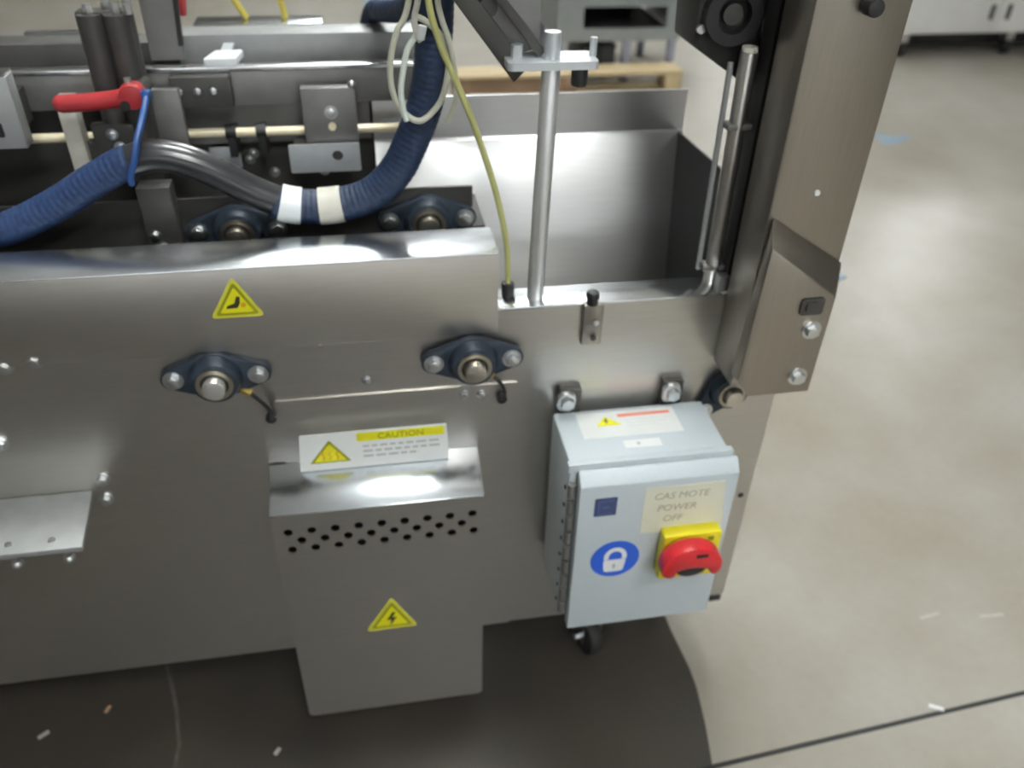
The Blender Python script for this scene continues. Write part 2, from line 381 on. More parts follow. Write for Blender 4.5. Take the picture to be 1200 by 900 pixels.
# body behind the panels
MB().box(XL, .168, 1.27, 1.275, .3, 1.062).build('bearing_plate', dark_steel, fr)
MB().box(XL, .19, 1.275, 1.45, .985, .99).build('inner_deck', dark_steel, fr)
MB().box(XL, .02, 1.445, 1.45, .3, 1.17).build('inner_side_plate', dark_steel, fr)
MB().box(XL, XR-.06, 1.09, 1.45, .262, .268).build('belly_pan', dark_steel, fr)
MB().box(XL, XR, 1.575, 1.580, .204, .95).build('added_rear_panel', steel, fr)  # unseen panel, added to stop light leaking under the machine
MB().box(XR-.004, XR, D+.07, 1.575, .204, .75).build('end_panel', steel, fr)  # unseen right end, added to block light from the right lamps
MB().box(XL, XL+.004, D+.004, 1.575, .204, .9).build('end_panel', steel, fr)
# hopper
hb = MB()
prof = [(1.353, .62), (1.418, 1.082), (1.424, 1.088), (1.424, 1.158), (1.430, 1.158), (1.430, 1.084), (1.424, 1.078), (1.359, .62)]
F = Matrix(((0, 1, 0, 0), (1, 0, 0, 0), (0, 0, 1, 0), (0, 0, 0, 1)))
hb.prism(prof, .02, .572, frame=F); hb.build('hopper_back', steel_h, fr, label='bright rear wall of the open hopper')
sd = MB()
sd.prism([(1.15, .30), (1.15, 1.02), (1.19, 1.096), (1.424, 1.084), (1.424, .30)], .562, .566, frame=F)
sd.build('hopper_side', black_metal, fr, label='dark right wall of the open hopper')
MB().box(.19, .566, 1.14, 1.42, .60, .605).build('hopper_floor', dark_steel, fr)
MB().box(.19, .565, D+.055, D+.058, .60, .942).build('hopper_front', steel, fr)
MB().box(.186, .190, D+.058, 1.42, .60, .95).build('hopper_side', dark_steel, fr)
# bolts of the panels
for x, z in ((-.525, .904), (-.484, .911), (-.450, .680), (-.455, .638), (-.573, .768)):
    hexbolt(MB(), x, D, z, .0085, .008).build('bolt', zinc, fr)
for x, z in ((-.024, .835), (.128, .791), (.156, .788)):
    hexbolt(MB(), x, D-.003, z, .006, .004).build('bolt', steel_b, fr)
hexbolt(MB(), -.087, D, .905, .004, .003, False).build('bolt', steel_b, fr)
MB().cyl((.658, D, .493), (.658, D-.001, .493), .006).build('panel_hole', black, fr)
for sx, sz in ((-.175, .781), (.188, .781)):
    MB().cyl((sx, D-.004, sz), (sx, D-.014, sz), .0085, n=16, bev=.001).build('grommet', black, fr)
warning_triangle(fr, (-.194, 1.030), (-.233, .964), (-.157, .964), 1.0735, 'hand')
# castors
def caster(x, y, a):
    R_ = Matrix.Rotation(a, 3, 'Z')
    m = MB().box(-.04, .04, -.04, .04, .196, .204)
    m.cyl((0, 0, .165), (0, 0, .196), .024, n=20)
    for s_ in (-1, 1): m.prism([(-.02, .04), (.02, .04), (.03, .165), (-.03, .165)], s_*.021-.002, s_*.021+.002, frame=Matrix(((0, 1, 0, 0), (1, 0, 0, 0), (0, 0, 1, 0), (0, 0, 0, 1))))
    m.box(-.023, .023, -.03, .03, .160, .166)
    m.bm.transform(Matrix.Translation((x, y, 0)) @ R_.to_4x4()); c = m.build('castor', zinc, fr)
    wv = MB().cyl((-.016, 0, .05), (.016, 0, .05), .05, n=28, bev=.006); wv.bm.transform(Matrix.Translation((x, y, 0)) @ R_.to_4x4())
    wv.build('wheel', rubber, c)
    ax = MB().cyl((-.032, 0, .05), (.032, 0, .05), .009, n=6); ax.bm.transform(Matrix.Translation((x, y, 0)) @ R_.to_4x4())
    ax.build('axle_bolt', zinc, c)
for x, y, a in ((.405, 1.145, .3), (.585, 1.22, -.5), (-1.2, 1.145, .2), (-1.2, 1.40, 0), (.45, 1.42, .9)): caster(x, y, a)

# ------------------------------------------------------------------ upright column with its foot bracket
pc = thing('upright_column', 'square stainless upright column bolted to the right end of the frame', 'column', (.61, 1.04, .81))
MB().box(.545, .673, .998, D-.001, .818, 2.3, bev=.004).build('post', steel_v, pc)
fa = [(.532, .862), (.556, .828), (.655, .828), (.657, .998), (.540, 1.082)]; fb_ = [(.538, .850), (.558, .822), (.676, .822), (.676, 1.034), (.552, 1.112)]
m = MB(); va = [m.bm.verts.new((x, .960, z)) for x, z in fa]; vb_ = [m.bm.verts.new((x, .9975, z)) for x, z in fb_]
m.bm.faces.new(va); m.bm.faces.new(vb_[::-1])
for k in range(5): m.bm.faces.new((va[k], vb_[k], vb_[(k+1) % 5], va[(k+1) % 5]))
bmesh.ops.recalc_face_normals(m.bm, faces=m.bm.faces); bmesh.ops.bevel(m.bm, geom=m.bm.edges[:], offset=.0025, segments=2, profile=.5, affect='EDGES')
m.build('foot_bracket', steel_v, pc, label='bevelled bracket at the foot of the column')
m = MB(); hexbolt(m, .632, .960, .944, .0105, .008); m.build('bolt', zinc, pc)
m = MB(); hexbolt(m, .630, .960, .860, .0105, .008); m.build('bolt', zinc, pc)
m = MB(); m.prism(rect(.604, .640, .972, 1.000, .006), .957, .960); m.prism(rect(.612, .630, .978, .994, .004), .9545, .957); m.build('slot_cover', dark_steel, pc)
MB().cyl((.608, .998, 1.145), (.608, .995, 1.145), .004).build('rivet', paint_w, pc)
MB().cyl((.613, .998, 1.385), (.613, .975, 1.385), .011, n=16, bev=.003).build('knob', black, pc)
MB().box(.548, .66, D+.012, D+.05, .946, 2.2).build('rear_rail', black_metal, pc, label='black rail behind the column')
MB().box(.60, .655, D-.001, D+.013, 1.0, 2.2).build('spacer', black_metal, pc)

# ------------------------------------------------------------------ electrical box
eb = thing('electrical_box', 'light grey electrical box with a red switch on a yellow plate', 'electrical box', (.40, 1.06, .40))
bd = MB()
bd.box(.272, .530, .932, 1.062, .402, .748, bev=.004)
body = bd.build('box_body', enc_grey, eb)
MB().box(.268, .534, .926, .938, .735, .752, bev=.002).build('rain_lip', enc_grey, body)
dm = MB(); dm.prism([(.905, .388), (.926, .388), (.926, .741), (.921, .741), (.905, .722)], .284, .541, bev=.002, frame=Matrix(((0, 1, 0, 0), (1, 0, 0, 0), (0, 0, 1, 0), (0, 0, 0, 1)))); door = dm.build('door', enc_grey, eb)
MB().prism(rect(.286, .539, .392, .731), .926, .931).build('door_seal', black, door)
hg = MB()
for i in range(9):
    z = .42+i*.034
    hg.cyl((.2745, .921, z), (.2745, .921, z+.026), .0065, n=10)
hg.build('hinge', grey_steel, eb)
for i in range(8):
    z = .425+i*.038
    MB().cyl((.272, .945, z), (.2695, .945, z), .0035, n=10).build('rivet', black, body)
for x in (.294, .474):
    for z0 in (.75, .365):
        t = MB().prism(rounded(rect(x-.0155, x+.0155, z0, z0+.038), .0145, 6), 1.062, 1.066); t = t.build('mounting_lug', zinc, eb)
        m = MB().cyl((x, 1.062, z0+.022), (x, 1.058, z0+.022), .0155, n=20, bev=.001); m.cyl((x, 1.058, z0+.022), (x, 1.046, z0+.022), .0115, n=6, bev=.001)
        m.build('bolt', zinc, t)
MB().box(.285, .32, 1.066, 1.08, .40, .79).build('standoff', dark_steel, eb)
MB().box(.46, .495, 1.066, 1.08, .40, .79).build('standoff', dark_steel, eb)
# labels on the top
tl = MB().box(.308, .474, .988, 1.052, .748, .7486).build('top_label', label_w, body, label='white label with red bar and yellow triangle')
FT = Matrix(((1, 0, 0, 0), (0, 0, 1, 0), (0, 1, 0, 0), (0, 0, 0, 1)))
MB().prism(rounded([(.354, 1.040), (.335, 1.016), (.378, 1.016)], .003), .7486, .7490, frame=FT).build('label_triangle', yellow, tl)
MB().prism([(.354, 1.034), (.350, 1.026), (.353, 1.026), (.351, 1.019), (.358, 1.028), (.354, 1.028), (.357, 1.034)], .7490, .7493, frame=FT).build('label_symbol', ink, tl)
MB().prism(rect(.376, .465, 1.036, 1.043), .7486, .7490, frame=FT).build('label_bar', orange_p, tl)
m = MB()
for i, (a, bq) in enumerate(((.385, .462), (.385, .455), (.385, .44))): m.box(a, bq, 1.026-i*.008, 1.028-i*.008, .7486, .7489)
m.build('label_lines', mat('very_faint_print', (.66, .67, .67), .5, var=.02), tl, kind='stuff')
sl_ = MB().box(.367, .428, .958, .976, .748, .7486).build('top_tag', paint_w, body, label='small white tag')
MB().prism(circ(.391, .967, .003, 10), .7486, .7489, frame=FT).build('tag_mark', ink_soft, sl_)
# badge
bg = MB().prism(rect(.309, .345, .659, .697, .002), .904, .905).build('badge', navy, door, label='small navy square badge')
m = MB()
for a in ((.315, .339, .690, .692), (.315, .339, .664, .666), (.315, .317, .664, .692), (.322, .333, .676, .680)): m.prism(rect(*a), .9034, .904)
m.build('badge_mark', navy_l, bg)
# padlock sign
pl = MB().prism(circ(.354, .556, .0415, 40), .904, .905).build('padlock_sign', sign_blue, door, label='round blue sticker with white padlock')
cxp, czp = .356, .553
m = MB().prism(rounded([(cxp-.019, czp-.026), (cxp+.013, czp-.026), (cxp+.017, czp+.002), (cxp-.022, czp+.002)], .006), .9032, .904)
arc = [(cxp-.002+.0195*math.cos(a), czp+.009+.021*math.sin(a)) for a in [i*PI/14-.35 for i in range(0, 18)]]
arc2 = [(cxp-.002+.0115*math.cos(a), czp+.009+.013*math.sin(a)) for a in [i*PI/14-.35 for i in range(17, -1, -1)]]
m.prism(arc+arc2, .9032, .904)
m.build('padlock_symbol', paint_w, pl)
m = MB().prism(circ(cxp-.003, czp-.011, .003, 10), .9028, .9032); m.prism(rect(cxp-.0045, cxp-.0015, czp-.019, czp-.011), .9028, .9032)
m.build('keyhole', ink_soft, pl)
# handwritten note
nt_ = MB().prism([(.390, .611), (.531, .601), (.519, .709), (.389, .708)], .9036, .905).build('paper_note', paper, door, label='cream handwritten paper note')
for s_, x, z in (('CAS MOTE', .404, .683), ('POWER', .412, .657), ('OFF', .424, .633)):
    text_mb(s_, .019, (x, .9034, z), (1, 0, -.01), (0, 0, 1), shear=.15).build('handwriting', ink_pencil, nt_)
# isolator switch
sp_ = MB().prism(rounded(rect(.424, .522, .520, .620), .006, 3), .880, .9045, bev=.003).build('switch_plate', switch_y, eb, label='yellow switch plate')
MB().prism(rect(.498, .508, .603, .612, .002), .8794, .880).build('switch_mark', olive, sp_)
MB().cyl((.474, .880, .567), (.474, .868, .567), .034, n=28, bev=.002).build('switch_collar', black, sp_)
cx_, cz_ = .461, .586
hp = [(cx_+.050*math.cos(a), cz_+.044*math.sin(a)) for a in [math.radians(d) for d in range(-18, 199, 8)]]
hp += [(cx_-.034, cz_-.020), (cx_-.024, cz_-.010)]
hp += [(cx_+.030*math.cos(math.radians(d)), cz_-.012+.012*math.sin(math.radians(d))) for d in range(150, 20, -12)]
hp += [(cx_+.030, cz_-.013), (cx_+.038, cz_-.022)]
hn = MB().prism(hp, .838, .868, bev=.005).build('switch_handle', red_p, sp_, label='red arched rotary handle')
MB().prism(rect(.462, .482, .612, .618, .002), .8368, .8385).build('handle_slot', black, hn)

# ------------------------------------------------------------------ vented cover box
vb = thing('vent_cover', 'tall stainless cover box with rows of vent holes below its top', 'cover', (-.02, 1.03, .104))
VY = .9916
front = rounded([(-.1925, .1043), (.1459, .1043), (.1491, .6462), (-.1925, .6462)], .012, 4)
holes = []
for i in range(9):
    x = -.1687+i*.0372
    holes.append(circ(x, .6084, .0072)); holes.append(circ(x+.002, .5691, .0072))
    if i < 8: holes.append(circ(x+.019, .5887, .0072))
fp = curve_plate('front_panel', [front]+holes, VY-.001, VY+.001, steel, vb)
YZ = Matrix(((0, 1, 0, 0), (1, 0, 0, 0), (0, 0, 1, 0), (0, 0, 0, 1)))
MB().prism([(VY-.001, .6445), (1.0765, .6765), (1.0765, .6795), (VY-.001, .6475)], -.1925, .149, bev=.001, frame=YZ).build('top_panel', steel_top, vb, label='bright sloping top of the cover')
side = [(VY+.001, .107), (1.0765, .107), (1.0765, .676), (VY+.001, .644)]
MB().prism(side, -.1925, -.1905, frame=YZ).build('side_wall', steel, vb)
MB().prism(side, .1445, .1465, frame=YZ).build('side_wall', steel, vb)
MB().box(-.19, .144, 1.04, 1.042, .45, .655).build('inner_baffle', black_metal, vb)
warning_triangle(vb, (-.0155, .424), (-.066, .340), (.028, .340), VY-.001, 'bolt')

cs = thing('caution_sign', 'white caution label plate standing behind the vented cover top', 'sign', (-.02, 1.06, .681))
MB().prism(rounded([(-.143, .6745), (.099, .6745), (.096, .748), (-.137, .748)], .003, 2), 1.058, 1.061).build('sign_plate', label_w, cs)
MB().box(-.12, .08, 1.061, D-.004, .70, .73).build('sign_spacer', label_w, cs)
s = MB().prism(rounded([(-.092, .736), (-.126, .690), (-.060, .690)], .003), 1.0574, 1.058).build('sign_triangle', olive, cs)
MB().prism(rounded([(-.092, .730), (-.119, .693), (-.067, .693)], .002), 1.0569, 1.0574).build('triangle_field', yellow, s)
m = MB()
for i in range(3): m.tube([(-.104+i*.011, 1.0568, .697), (-.102+i*.011, 1.0568, .703), (-.105+i*.011, 1.0568, .708), (-.102+i*.011, 1.0568, .713)], .0012, n=5)
m.build('heat_symbol', orange_s, s)
hd = MB().prism(rect(-.048, .092, .7285, .7455), 1.0574, 1.058).build('header_band', yellow, cs, label='yellow header band')
text_mb('CAUTION', .0165, (.022, 1.0572, .7312), (1, 0, 0), (0, 0, 1), align='CENTER').build('lettering', olive, hd)
m = MB()
for i, (a, bq) in enumerate(((-.040, .084), (-.040, .088), (-.040, .05))):
    x = a
    while x < bq:
        l_ = random.uniform(.008, .018); m.prism(rect(x, min(x+l_, bq), .716-i*.0105, .7195-i*.0105), 1.0576, 1.058); x += l_+.004
m.build('small_print', ink_soft, cs, kind='stuff')

# ------------------------------------------------------------------ flange bearings (local origin on the mounting face, facing -Y)
def flange_bearing(label, shaft_m, shaft_r=.0165):
    t = thing('flange_bearing', label, 'bearing', (0, 0, 0))
    pts = []
    for cx, r, a0, a1 in ((.062, .0175, -62, 62), (0, .040, 62, 118), (-.062, .0175, 118, 242), (0, .040, 242, 298)):
        n = 8
        for i in range(n+1):
            a = math.radians(a0+(a1-a0)*i/n); pts.append((cx+r*math.cos(a), r*math.sin(a)))
    m = MB().prism(pts, -.014, 0, bev=.002); m.cyl((0, -.014, 0), (0, -.032, 0), .039, .033, n=32, bev=.002)
    h = m.build('housing', cast_blue, t)
    MB().ring((0, -.030, 0), (0, -.036, 0), .0265, .0205).build('inner_ring', grey_ring, h)
    MB().cyl((0, -.030, 0), (0, -.0335, 0), .0205, n=28).build('seal', black, h)
    m = MB().cyl((0, -.02, 0), (0, -.050, 0), shaft_r, n=28, bev=.0015); m.build('shaft', shaft_m, t)
    for sx in (-1, 1):
        m = MB(); hexbolt(m, sx*.0605, -.014, 0, .0105, .009); m.build('bolt', zinc, t)
    return t
grey_ring = mat('steel_bearing_ring', (.52, .48, .38), .35, 1, var=.06, scale=60)
shaft_s = mat('ground_shaft', (.62, .58, .52), .3, 1, var=.05, scale=60)
shaft_w = mat('polished_shaft', (.9, .9, .88), .22, .85, var=.03, scale=60)
b1 = flange_bearing('blue grey flange bearing with a bright polished shaft end, left of the cover', shaft_w)
b1.location = (-.242, D, .868)
b2 = copy_tree(b1); b2['label'] = 'blue grey flange bearing above the caution label, near the upper cover edge'; b2.location = (.140, 1.0735, .866)
b3 = copy_tree(b1); b3['label'] = 'dark flange bearing tucked under the foot of the column'; b3.location = (.578, D, .762); b3.rotation_euler = (0, math.radians(-50), 0); b3.scale = (.9, .9, .9)
b4 = copy_tree(b1); b4['label'] = 'flange bearing behind the cover ledge, under the black hose'; b4.location = (-.203, 1.27, 1.012)
b5 = copy_tree(b1); b5['label'] = 'flange bearing behind the cover ledge, right of the taped hose'; b5.location = (.093, 1.27, 1.014)
for b_ in (b2, b3, b4, b5):
    for ch in b_.children:
        if ch.name.startswith('shaft'): ch.data = ch.data.copy(); ch.data.materials[0] = shaft_s
for b_ in (b1, b2, b3, b4, b5): b_['group'] = 'flange bearings of the conveyor shafts'
for (x0, z0), (x1, z1), y in (((-.205, .838), (-.175, .781), D-.01), ((.163, .836), (.188, .781), D-.012)):
    t = thing('grease_line', 'short black grease line with brass nipple under the %s bearing' % ('left' if x0 < 0 else 'right'), 'hose', (x0, y, z0), 'grease lines')
    MB().tube([(x0+.004, y-.004, z0), (x0+.018, y-.012, z0-.010), (x1+.002, y-.010, z1+.022), (x1, y-.004, z1+.002)], .0032, n=8).build('tubing', black, t)
    MB().cyl((x0-.004, y, z0+.002), (x0+.010, y-.008, z0-.002), .0065, n=6).build('nipple', brass, t)

# ------------------------------------------------------------------ small mounts on the panel
lg = thing('ledge_bracket', 'bright aluminium ledge bracket on the left of the side panel', 'bracket', (-.62, 1.02, .66))
MB().prism([(-.80, .955), (-.458, .955), (-.470, 1.079), (-.80, 1.079)], .650, .660, bev=.001, frame=FT).build('shelf_plate', mid_steel, lg)
MB().box(-.80, -.475, 1.068, 1.079, .63, .651).build('wall_angle', mid_steel, lg)
for x in (-.505, -.565, -.63):
    m = MB().cyl((x, .975, .660), (x, .975, .6625), .005, n=12); m.build('rivet', zinc, lg)
for x in (-.487, -.560):
    m = MB().cyl((x, .968, .650), (x, .968, .628), .0065, n=6, bev=.001); m.sphere((x, .968, .626), .009); m.build('levelling_bolt', zinc, lg)

lt = thing('toggle_latch', 'small dark latch with black knob on the panel rim beside the rod', 'latch', (.326, 1.078, .88))
MB().prism(rounded(rect(.313, .345, .873, .945), .003, 2), 1.070, 1.0795, bev=.001).build('latch_plate', steel_v, lt)
m = MB().cyl((.327, 1.076, .943), (.327, 1.076, .956), .009, n=16, bev=.002); m.cyl((.327, 1.076, .956), (.327, 1.076, .966), .012, .009, n=16, bev=.002); m.build('knob', black, lt)
m = MB(); hexbolt(m, .333, 1.070, .915, .005, .004, False); m.build('bolt', zinc, lt)
m = MB(); hexbolt(m, .331, 1.070, .887, .005, .004, False); m.build('bolt', black_metal, lt)

# ------------------------------------------------------------------ upright rods over the hopper
ra = thing('support_rod', 'bright round steel rod standing on the hopper rim, left of the latch', 'rod', (.243, 1.107, .945))
MB().cyl((.243, 1.107, .9445), (.251, 1.107, 1.295), .0125, n=24, bev=.001).build('rod', rod_m, ra)
m = MB().prism(rounded([(.19, 1.085), (.31, 1.085), (.31, 1.14), (.19, 1.14)], .008), 1.292, 1.302, frame=FT); m.build('rod_plate', light_alu, ra)
MB().cyl((.251, 1.107, 1.302), (.251, 1.107, 1.335), .011, n=16).build('rod_nut', light_alu, ra)
m = MB().cyl((.288, 1.10, 1.268), (.288, 1.10, 1.292), .011, n=14, bev=.002); m.build('knob', black, ra)
MB().cyl((.308, 1.115, 1.302), (.308, 1.115, 1.325), .005, n=8).build('stud', light_alu, ra)
MB().cyl((.206, 1.115, 1.302), (.206, 1.115, 1.318), .008, n=8).build('stud', light_alu, ra)
rb = thing('guide_rod', 'grey round rod standing beside the column at the right hopper corner', 'rod', (.552, 1.115, .945))
MB().cyl((.534, 1.118, .9445), (.529, 1.118, 1.302), .0125, n=24, bev=.0015).build('rod', steel, rb)
MB().cyl((.529, 1.118, 1.302), (.529, 1.118, 1.308), .011, n=20).build('rod_cap', beige_tape, rb)
for z in (1.20, .975):
    MB().box(.512, .558, 1.106, 1.130, z-.004, z+.004, bev=.001).build('rod_clamp', grey_steel, rb)
MB().cyl((.513, 1.128, .965), (.509, 1.128, 1.285), .0042, n=12).build('thin_rod', mid_steel, rb)
MB().box(.532, .549, 1.084, 1.10, .9445, .972, bev=.001).build('rod_foot', zinc, rb)

# overhead brace + gusset carried by the rod
ob = thing('overhead_brace', 'dark grey sloping brace and gusset plate above the bright rod', 'brace', (.2, 1.14, 1.30))
F2 = Matrix.Identity(4)
MB().prism([(.204, 1.268), (.224, 1.288), (.05, 1.50), (.025, 1.50)], 1.118, 1.145, bev=.002).build('brace_bar', dark_steel, ob)
MB().prism([(.213, 1.300), (.240, 1.306), (.24, 1.62), (-.02, 1.62), (.05, 1.50)], 1.140, 1.146).build('gusset_plate', grey_steel, ob)
MB().prism([(.236, 1.300), (.244, 1.310), (.10, 1.48), (.085, 1.48)], 1.112, 1.138, bev=.002).build('brace_bar', dark_steel, ob)
MB().cyl((.17, 1.125, 1.36), (.17, 1.14, 1.36), .012).build('bolt', dark_steel, ob)

# drive housing overhead right
dh = thing('drive_housing', 'black belt drive housing hanging above the right side of the hopper', 'machine', (.53, 1.2, 1.3))
MB().prism([(.462, 1.300), (.50, 1.276), (.570, 1.232), (.64, 1.222), (.70, 1.40), (.70, 1.9), (.462, 1.9), (.460, 1.34)], 1.15, 1.24, bev=.004).build('housing', black_metal, dh)
m = MB().ring((.505, 1.15, 1.345), (.505, 1.13, 1.345), .040, .024); m.build('belt_pulley', black, dh)
m = MB().ring((.575, 1.15, 1.335), (.575, 1.13, 1.335), .030, .018); m.build('belt_pulley', rubber, dh)
MB().cyl((.505, 1.15, 1.345), (.505, 1.136, 1.345), .014).build('pulley_hub', dark_steel, dh)
MB().cyl((.466, 1.15, 1.325), (.466, 1.144, 1.325), .006).build('bolt', zinc, dh)
MB().box(.466, .700, 1.148, 1.152, 1.31, 1.9).build('back_plate', black_metal, dh)
MB().box(.655, .70, 1.06, 1.15, 1.5, 1.56).build('mount_arm', black_metal, dh)

# ------------------------------------------------------------------ conveyor behind the cover
cv = thing('conveyor_rail', 'long grey conveyor side rail with bright top lip behind the cover', 'conveyor', (-.4, 1.45, 1.0))
MB().box(XL, .13, 1.40, 1.444, 1.161, 1.215, bev=.0015).build('rail_front', grey_steel, cv)
MB().box(XL, .125, 1.396, 1.415, 1.215, 1.222, bev=.001).build('rail_lip', steel_b, cv)
MB().box(-.285, .125, 1.50, 1.56, 1.10, 1.245, bev=.002).build('rear_rail', mid_steel, cv)
MB().box(XL, -.32, 1.50, 1.56, 1.10, 1.235, bev=.002).build('rear_rail', dark_steel, cv)
MB().box(-.32, -.285, 1.50, 1.56, 1.10, 1.24).build('rail_joint', dark_steel, cv)
MB().box(-.53, -.40, 1.555, 1.57, 1.235, 1.24).build('wear_strip', steel_b, cv)
MB().box(-.38, .015, 1.428, 1.444, 1.09, 1.161).build('guide_plate', grey_steel, cv)
MB().box(XL, .13, 1.452, 1.55, .98, .99).build('cross_tray', dark_steel, cv)
for x in (-.9, -.25, .08): MB().box(x-.02, x+.02, 1.45, 1.5, .95, 1.2).build('rail_bracket', dark_steel, cv)
bt = thing('flat_bar', 'bright flat bar lying across the machine behind the conveyor rail', 'bar', (-.18, 1.76, 1.2))
MB().box(-.295, -.058, 1.735, 1.80, 1.196, 1.207, bev=.001).build('bar', steel_b, bt)
MB().box(-.275, -.070, 1.742, 1.79, 1.10, 1.196).build('bar_support', dark_steel, bt)
MB().box(-.20, -.15, 1.56, 1.79, 1.10, 1.13).build('support_arm', dark_steel, bt)

gr = thing('gold_guide_rod', 'thin gold coloured guide rod running along the conveyor', 'rod', (-.2, 1.395, 1.12))
MB().cyl((-.62, 1.385, 1.124), (.07, 1.385, 1.122), .0075, n=16).build('rod', gold_rod, gr)
for x in (-.207, -.160):
    m = MB().cyl((x-.008, 1.385, 1.124), (x+.008, 1.385, 1.124), .012, n=16); m.box(x-.006, x+.006, 1.375, 1.43, 1.085, 1.124)
    m.build('rod_collar', black, gr)

cb = thing('clamp_bracket', 'grey clamp bracket holding the gold rod left of the wire loops', 'bracket', (-.05, 1.36, 1.05))
MB().box(-.090, -.006, 1.355, 1.375, 1.108, 1.198, bev=.002).build('clamp_block', grey_steel, cb)
m = MB(); hexbolt(m, -.046, 1.355, 1.160, .007, .005); m.build('bolt', zinc, cb)
MB().cyl((-.046, 1.355, 1.138), (-.046, 1.350, 1.138), .006).build('rod_end', gold_rod, cb)
m = MB().sphere((-.010, 1.36, 1.200), .007); m.build('bolt', zinc, cb)
curve_plate('slotted_plate', [rect(-.118, -.006, 1.066, 1.112, .003), circ(-.042, 1.092, .009)], 1.345, 1.350, light_alu, cb, label='pale slotted plate')
MB().box(-.11, -.02, 1.350, 1.38, 1.075, 1.11).build('plate_backing', dark_steel, cb)
MB().box(-.08, -.02, 1.375, 1.40, 1.136, 1.19).build('clamp_foot', dark_steel, cb)
pp = MB().box(-.252, -.203, 1.415, 1.42, 1.052, 1.088, bev=.001).build('pale_plate', light_alu, cv, label='small pale plate')
for x, z in ((-.185, 1.065), (-.192, 1.055), (-.07, 1.03), (-.155, 1.03)):
    m = MB(); hexbolt(m, x, 1.445, z, .006, .005); m.build('bolt', zinc, fr)

lb = thing('left_guide_block', 'pale grey slotted guide block at the left end of the conveyor', 'bracket', (-.5, 1.3, 1.14))
MB().box(-.62, -.480, 1.29, 1.32, 1.142, 1.244, bev=.002).build('block', mid_steel, lb)
m = MB().prism(rect(-.513, -.505, 1.160, 1.180, .003), 1.288, 1.2905); m.build('slot', black, lb)
m = MB(); hexbolt(m, -.512, 1.29, 1.197, .005, .004, False); m.build('bolt', zinc, lb)
MB().box(-.60, -.50, 1.32, 1.40, 1.15, 1.20).build('mount_arm', dark_steel, lb)
MB().box(-.62, -.482, 1.29, 1.325, 1.244, 1.247).build('top_strip', steel_b, lb)

pu = thing('clamp_post', 'dark ribbed clamp post with bolted top above the red lever', 'post', (-.34, 1.35, 1.08))
m = MB().box(-.386, -.312, 1.345, 1.375, 1.06, 1.315, bev=.004); m.cyl((-.366, 1.345, 1.16), (-.366, 1.345, 1.312), .017, n=20); m.cyl((-.330, 1.345, 1.13), (-.330, 1.345, 1.312), .018, n=20)
m.build('post_body', dark_steel, pu)
for x, y in ((-.366, 1.345), (-.345, 1.36), (-.330, 1.345), (-.318, 1.37), (-.312, 1.34)):
    m = MB().cyl((x, y, 1.312), (x, y, 1.326), .0065, n=6, bev=.001); m.build('bolt', zinc, pu)
MB().box(-.315, -.270, 1.36, 1.375, 1.09, 1.20, bev=.002).build('side_plate', grey_steel, pu)
MB().box(-.40, -.335, 1.33, 1.345, 1.085, 1.16, bev=.002).build('lower_block', dark_steel, pu)
for x, z in ((-.372, 1.145), (-.365, 1.125)):
    m = MB(); hexbolt(m, x, 1.33, z, .006, .005); m.build('bolt', zinc, pu)
MB().box(-.44, -.415, 1.33, 1.36, 1.09, 1.20, bev=.002).build('lower_block', beige_tape, pu)
MB().box(-.42, -.39, 1.345, 1.36, 1.10, 1.13).build('lower_block', dark_steel, pu)

lv = thing('clamp_lever', 'red clamping lever on the dark clamp post', 'lever', (-.31, 1.27, 1.22))
MB().cyl((-.312, 1.345, 1.215), (-.312, 1.275, 1.215), .011, n=16).build('lever_stud', dark_steel, lv)
m = MB().tube([(-.414, 1.28, 1.208), (-.37, 1.279, 1.210), (-.335, 1.278, 1.214), (-.318, 1.276, 1.219)], .0125, n=14)
m.cyl((-.316, 1.29, 1.219), (-.316, 1.262, 1.219), .018, n=20, bev=.004); m.sphere((-.414, 1.28, 1.208), .0125)
m.build('lever_arm', red_lever, lv)
MB().cyl((-.326, 1.262, 1.208), (-.326, 1.266, 1.208), .007).build('lever_screw', black, lv)
MB().cyl((-.318, 1.275, 1.236), (-.318, 1.275, 1.243), .005, n=8).build('lever_pin', zinc, lv)

gp = thing('upright_guard', 'flat grey upright guard plate behind the clamp post', 'panel', (-.28, 1.45, 1.24))
MB().prism([(-.318, 1.22), (-.268, 1.22), (-.25, 1.45), (-.318, 1.45)], 1.448, 1.453).build('guard_sheet', grey_steel, gp)
MB().prism([(-.272, 1.243), (-.265, 1.243), (-.250, 1.45), (-.258, 1.45)], 1.440, 1.450).build('guard_edge', black, gp)
rt = tag(MB().cyl((-.268, 1.50, 1.275), (-.262, 1.50, 1.34), .007, .011, n=12, bev=.002).build('red_tip', red_lever), 'small red plastic tip beside the upright guard plate', 'knob')
ub = tag(MB().box(-.334, -.286, 1.235, 1.269, .96, 1.096, bev=.002).build('upright_block', dark_steel), 'dark upright block behind the cover ledge beside the left rear bearing', 'block')
for x, z in ((-.322, 1.02), (-.315, 1.0)):
    m = MB(); hexbolt(m, x, 1.235, z, .007, .006); m.build('bolt', zinc, ub)
sb = thing('sensor_block', 'small dark sensor block with screws on the rail below the white pad', 'sensor', (-.25, 1.385, 1.2))
MB().box(-.285, -.195, 1.376, 1.40, 1.165, 1.213, bev=.002).build('sensor_body', dark_steel, sb)
for x in (-.272, -.245, -.222):
    m = MB(); hexbolt(m, x, 1.376, 1.192, .006, .004, False); m.build('screw', zinc, sb)
wp = thing('white_pad', 'small white plastic pad on top of the conveyor rail', 'pad', (-.205, 1.42, 1.222))
F3 = Matrix.Translation((0, 0, 0))
